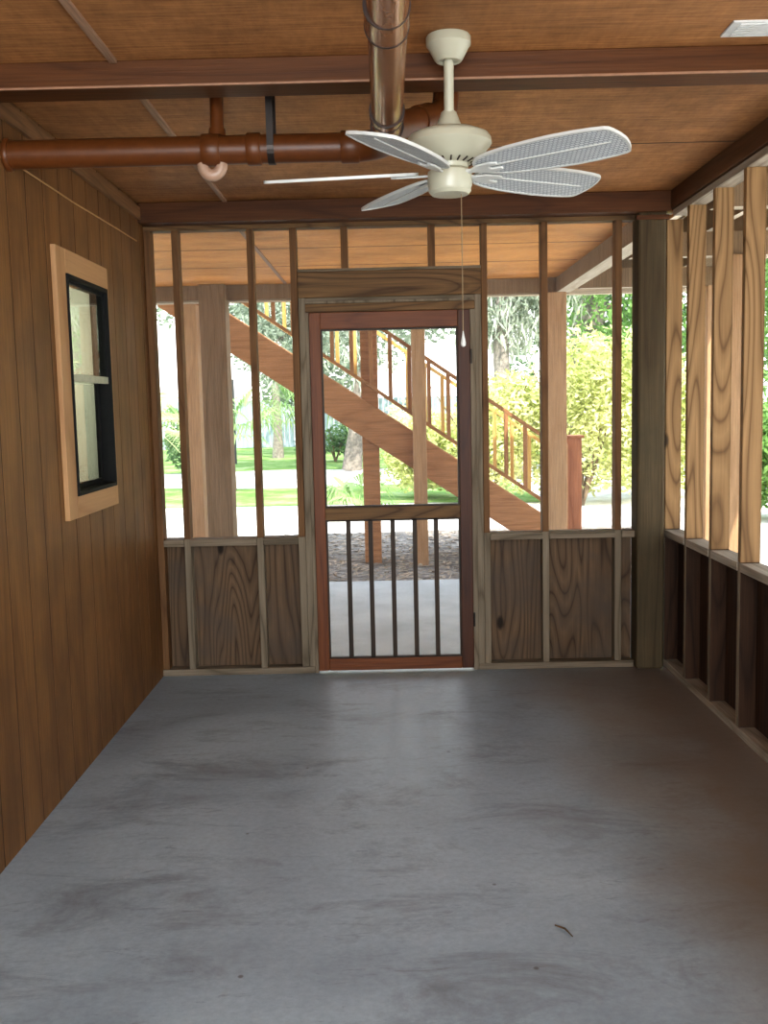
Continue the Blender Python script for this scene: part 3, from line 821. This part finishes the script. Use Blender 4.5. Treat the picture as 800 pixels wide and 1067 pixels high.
# left and middle distance
tree(-3.6, 33, .15, (-.5, 0), 6, blobs(-4.0, 33, 5.0, 2.2, 1.3, 7, 1.3, 31), 5000, .12, 'leaf_g', 'bark', 'slim leaning tree on the far lawn seen between left studs', seed=31)
tree(-1.0, 38, .2, (.5, 0), 7, blobs(-1.0, 38, 4.6, 3.0, 2.2, 9, 1.8, 33), 6500, .15, 'leaf_g', 'bark', 'distant hazy tree behind the stair railing left of the door', moss=500, seed=33)
tree(6.6, 36, .3, (.5, 0), 8, blobs(7.2, 36, 4.6, 3.2, 2.5, 10, 2.0, 34), 7000, .16, 'leaf_d', 'bark', 'distant dark green tree behind the mossy tree', seed=34)
tree(11, 32, .3, (.5, 0), 8, blobs(11, 32, 4.6, 4.0, 2.8, 10, 2.2, 35), 7000, .16, 'leaf_d', 'bark', 'distant dark green tree behind the slender bright one', seed=35)

def shrub(x, y, rx, ry, h, n, size, lm, label, group=None, seed=1):
    rnd = random.Random(seed)
    t = empty('shrub', (x, y, -.13), label, 'shrub', group)
    m = MB()
    for k in range(7):
        a = rnd.uniform(0, 2 * PI); r = rnd.uniform(.3, .8)
        m.tube([(x, y, -.14), (x + rx * .4 * r * math.cos(a), y + ry * .4 * r * math.sin(a), h * .4), (x + rx * r * math.cos(a), y + ry * r * math.sin(a), h * .8)], [.03, .02, .008], 6)
    m.build('stem', M['bark_b'], t, 0, True)
    bl = [(x + rnd.uniform(-.5, .5) * rx, y + rnd.uniform(-.5, .5) * ry, h * rnd.uniform(.24, .72), rx * .55, ry * .55, h * .36) for _ in range(9)]
    leaf_mesh('foliage', bl, n, size, M[lm], t, rnd, 0, .35)
    return t
for i, (x, y, rx, h, lab) in enumerate(((1.7, 16.5, 1.1, 2.1, 'yellow-green bush just right of the screen door frame'),
                                    (3.1, 16.0, 1.2, 2.35, 'tall sunlit yellow-green bush behind the tan far post'),
                                    (4.5, 17.0, 1.3, 2.1, 'yellow-green bush between the newel post and the corner post'),
                                    (.55, 17.8, .9, 1.6, 'low yellow-green bush behind the stair stringer'))):
    shrub(x, y, rx * 1.15, .9, h * 1.08, 9000, .06, 'leaf_y', lab, 'sunlit bushes behind the staircase', i + 50)
for i, (x, y, rx, h, lab) in enumerate(((5.3, 13.6, .8, 1.5, 'green bush beside the drive seen left of the corner post'),
                                    (7.6, 17.5, 1.6, 2.2, 'green bush outside the right wall beyond the corner post'),
                                    (8.8, 13.5, 1.5, 1.9, 'green bush outside the right wall farther along'))):
    shrub(x, y, rx, 1.0, h, 6000, .07, 'leaf', lab, None, i + 60)
shrub(-1.6, 30, 1.3, 1, 1.1, 1500, .09, 'leaf_d', 'low dark green bush at the edge of the far lawn', None, 70)
shrub(-4.9, 25, .9, .8, 1.5, 1500, .09, 'leaf_d', 'dark green bush beside the lattice panel', None, 71)

def palm(x, y, z, R, nf, mat, label, seed, fan_leaf=True, trunk=.4):
    rnd = random.Random(seed)
    t = empty('palm', (x, y, -.13), label, 'palm')
    MB().tube([(x, y, -.13), (x, y, z)], [.11, .08], 10).build('trunk', M['bark_b'], t, 0, True)
    for f in range(nf):
        a = 2 * PI * f / nf + rnd.uniform(-.2, .2); el = rnd.uniform(.1, 1.1)
        vs = []; fs = []; b = base_of(t)
        d = Vector((math.cos(a) * math.cos(el), math.sin(a) * math.cos(el), math.sin(el)))
        side = Vector((-math.sin(a), math.cos(a), 0))
        o0 = Vector((x, y, z))
        if fan_leaf:
            hub = o0 + d * R * .5
            for k in range(17):
                g = (k - 8) / 8 * 1.5
                dd = (d * math.cos(g) + side * math.sin(g)).normalized()
                tip = hub + dd * R * .55 + Vector((0, 0, -.14 * R * (1 + abs(g))))
                w = dd.cross(Vector((0, 0, 1))).normalized() * .022
                mid = hub + dd * R * .3
                i = len(vs); vs += [hub - b, mid + w - b, tip - b, mid - w - b]; fs.append((i, i + 1, i + 2, i + 3))
            w = side * .01
            i = len(vs); vs += [o0 + w - b, hub + w - b, hub - w - b, o0 - w - b]; fs.append((i, i + 1, i + 2, i + 3))
        else:
            for k in range(26):
                s = (k + 2) / 28
                c = o0 + d * R * s + Vector((0, 0, -.75 * R * s * s))
                for sg in (-1, 1):
                    dd = (side * sg + d * .45 + Vector((0, 0, -.35))).normalized()
                    L = R * .42 * math.sin(PI * min(1, s * .85 + .15)) + .05
                    w = d * .010
                    i = len(vs); vs += [c - b, c + dd * L * .5 + w - b, c + dd * L - b, c + dd * L * .5 - w - b]; fs.append((i, i + 1, i + 2, i + 3))
                c2 = o0 + d * R * (s + 1 / 28) + Vector((0, 0, -.75 * R * (s + 1 / 28) ** 2))
                i = len(vs); w = side * .008; vs += [c + w - b, c2 + w - b, c2 - w - b, c - w - b]; fs.append((i, i + 1, i + 2, i + 3))
        me = bpy.data.meshes.new('frond'); me.from_pydata([tuple(v) for v in vs], [], fs); me.materials.append(M[mat])
        o = bpy.data.objects.new('frond', me); C.objects.link(o); o.parent = t
    return t
palm(-3.75, 13.4, 1.35, 1.9, 14, 'palm_y', 'yellow-green feather palm seen between the leftmost studs', 81, False)
palm(-3.25, 20.5, .9, 1.5, 12, 'palm', 'green fan palm seen right of the wide porch post', 82)
palm(-2.0, 24.0, 1.0, 1.7, 12, 'palm', 'green fan palm left of the door frame on the lawn', 83)
palm(-.45, 15.0, .0, .8, 9, 'palm', 'small low palm on the near lawn seen through the door', 84)
palm(-4.4, 23.0, .8, 1.4, 10, 'palm', 'green fan palm partly hidden behind the wide porch post', 85)

# far fence and lattice
ff = empty('garden_fence', (-2, 42, -.13), 'blue-grey board fence far across the lawn', 'fence')
for k in range(5):
    xa = -16 + k * 5
    m = MB()
    for j in range(24): m.box(xa + j * .208, xa + j * .208 + .195, 42, 42.03, -.13, 1.85)
    m.build('fence_panel', M['fence'], ff)
    box('fence_post', M['fence'], (xa - .06, xa + .06, 41.93, 42.0, -.13, 2.0), ff, 0)
lt = MB()
for k in range(9): lt.box(-5.5 + k * .11, -5.47 + k * .11, 29.98, 30.0, 1.2, 2.35)
for k in range(10): lt.box(-5.5, -4.6, 29.96, 29.98, 1.2 + k * .12, 1.235 + k * .12)
lt.box(-5.52, -5.46, 29.96, 30.0, -.13, 2.4).box(-4.62, -4.56, 29.96, 30.0, -.13, 2.4)
o = lt.build('lattice_panel', M['lattice']); tag(o, 'small dark square lattice panel far away behind the wide porch post', 'lattice')

# ------------------------------------------------------------------ light
w = bpy.data.worlds.new('sky'); bpy.context.scene.world = w; w.use_nodes = True
nt = w.node_tree; bg = nt.nodes['Background']
tc = nt.nodes.new('ShaderNodeTexCoord'); sx = nt.nodes.new('ShaderNodeSeparateXYZ')
nt.links.new(tc.outputs['Generated'], sx.inputs[0])
rc = ramp(nt, [(.0, (.98, .98, .96)), (.25, (.90, .95, 1.0)), (1.0, (.62, .78, 1.0))], sx.outputs[2])
nt.links.new(rc, bg.inputs[0]); bg.inputs[1].default_value = 2.5

def look(o, d): o.rotation_euler = Vector(d).to_track_quat('-Z', 'Y').to_euler()
sun = bpy.data.lights.new('sun', 'SUN'); sun.energy = 5.5; sun.angle = .012; sun.color = (1, .95, .85)
so = bpy.data.objects.new('sun', sun); C.objects.link(so)
el = math.radians(52)
look(so, (-math.sin(math.radians(22)) * math.cos(el), math.cos(math.radians(22)) * math.cos(el), -math.sin(el)))
# daylight from the opening behind the viewer
def area(name, loc, d, sx, sy, e, col):
    l = bpy.data.lights.new(name, 'AREA'); l.shape = 'RECTANGLE'; l.size = sx; l.size_y = sy; l.energy = e; l.color = col
    o = bpy.data.objects.new(name, l); C.objects.link(o); o.location = loc; look(o, d)
    return o
area('rear_daylight', (-.1, -1.3, 1.7), (0, 1, -.12), 2.6, 1.9, 75, (.84, .93, 1.0))

area('curtain_fill', (XL - .9, 4.3, 1.9), (1, .1, -.2), .5, .5, 26, (1, .96, .84))  # unseen lamp added to brighten the curtain
# ------------------------------------------------------------------ camera
cam = bpy.data.cameras.new('camera'); co_ = bpy.data.objects.new('camera', cam); C.objects.link(co_)
F_, PITCH, YAW, ROLL, H = 1040.57, -.10687, -.00594, -.02251, 1.54022
cpp, spp, cyw, syw = math.cos(PITCH), math.sin(PITCH), math.cos(YAW), math.sin(YAW)
Fw = Vector((syw * cpp, cyw * cpp, spp)); R0 = Vector((cyw, -syw, 0)); U0 = R0.cross(Fw)
Rr = R0 * math.cos(ROLL) + U0 * math.sin(ROLL); Ur = -R0 * math.sin(ROLL) + U0 * math.cos(ROLL)
co_.matrix_world = Matrix(((Rr.x, Ur.x, -Fw.x, 0), (Rr.y, Ur.y, -Fw.y, 0), (Rr.z, Ur.z, -Fw.z, H), (0, 0, 0, 1)))
cam.sensor_fit = 'VERTICAL'; cam.sensor_height = 36; cam.lens = F_ / 1067 * 36
cam.clip_start = .05; cam.clip_end = 300
bpy.context.scene.camera = co_
sc = bpy.context.scene
sc.view_settings.view_transform = 'Standard'
try: sc.view_settings.look = 'Medium High Contrast'
except Exception: pass
sc.view_settings.exposure = 0.88
sc.cycles.max_bounces = 10; sc.cycles.diffuse_bounces = 6; sc.cycles.transparent_max_bounces = 24
sc.cycles.sample_clamp_indirect = 6
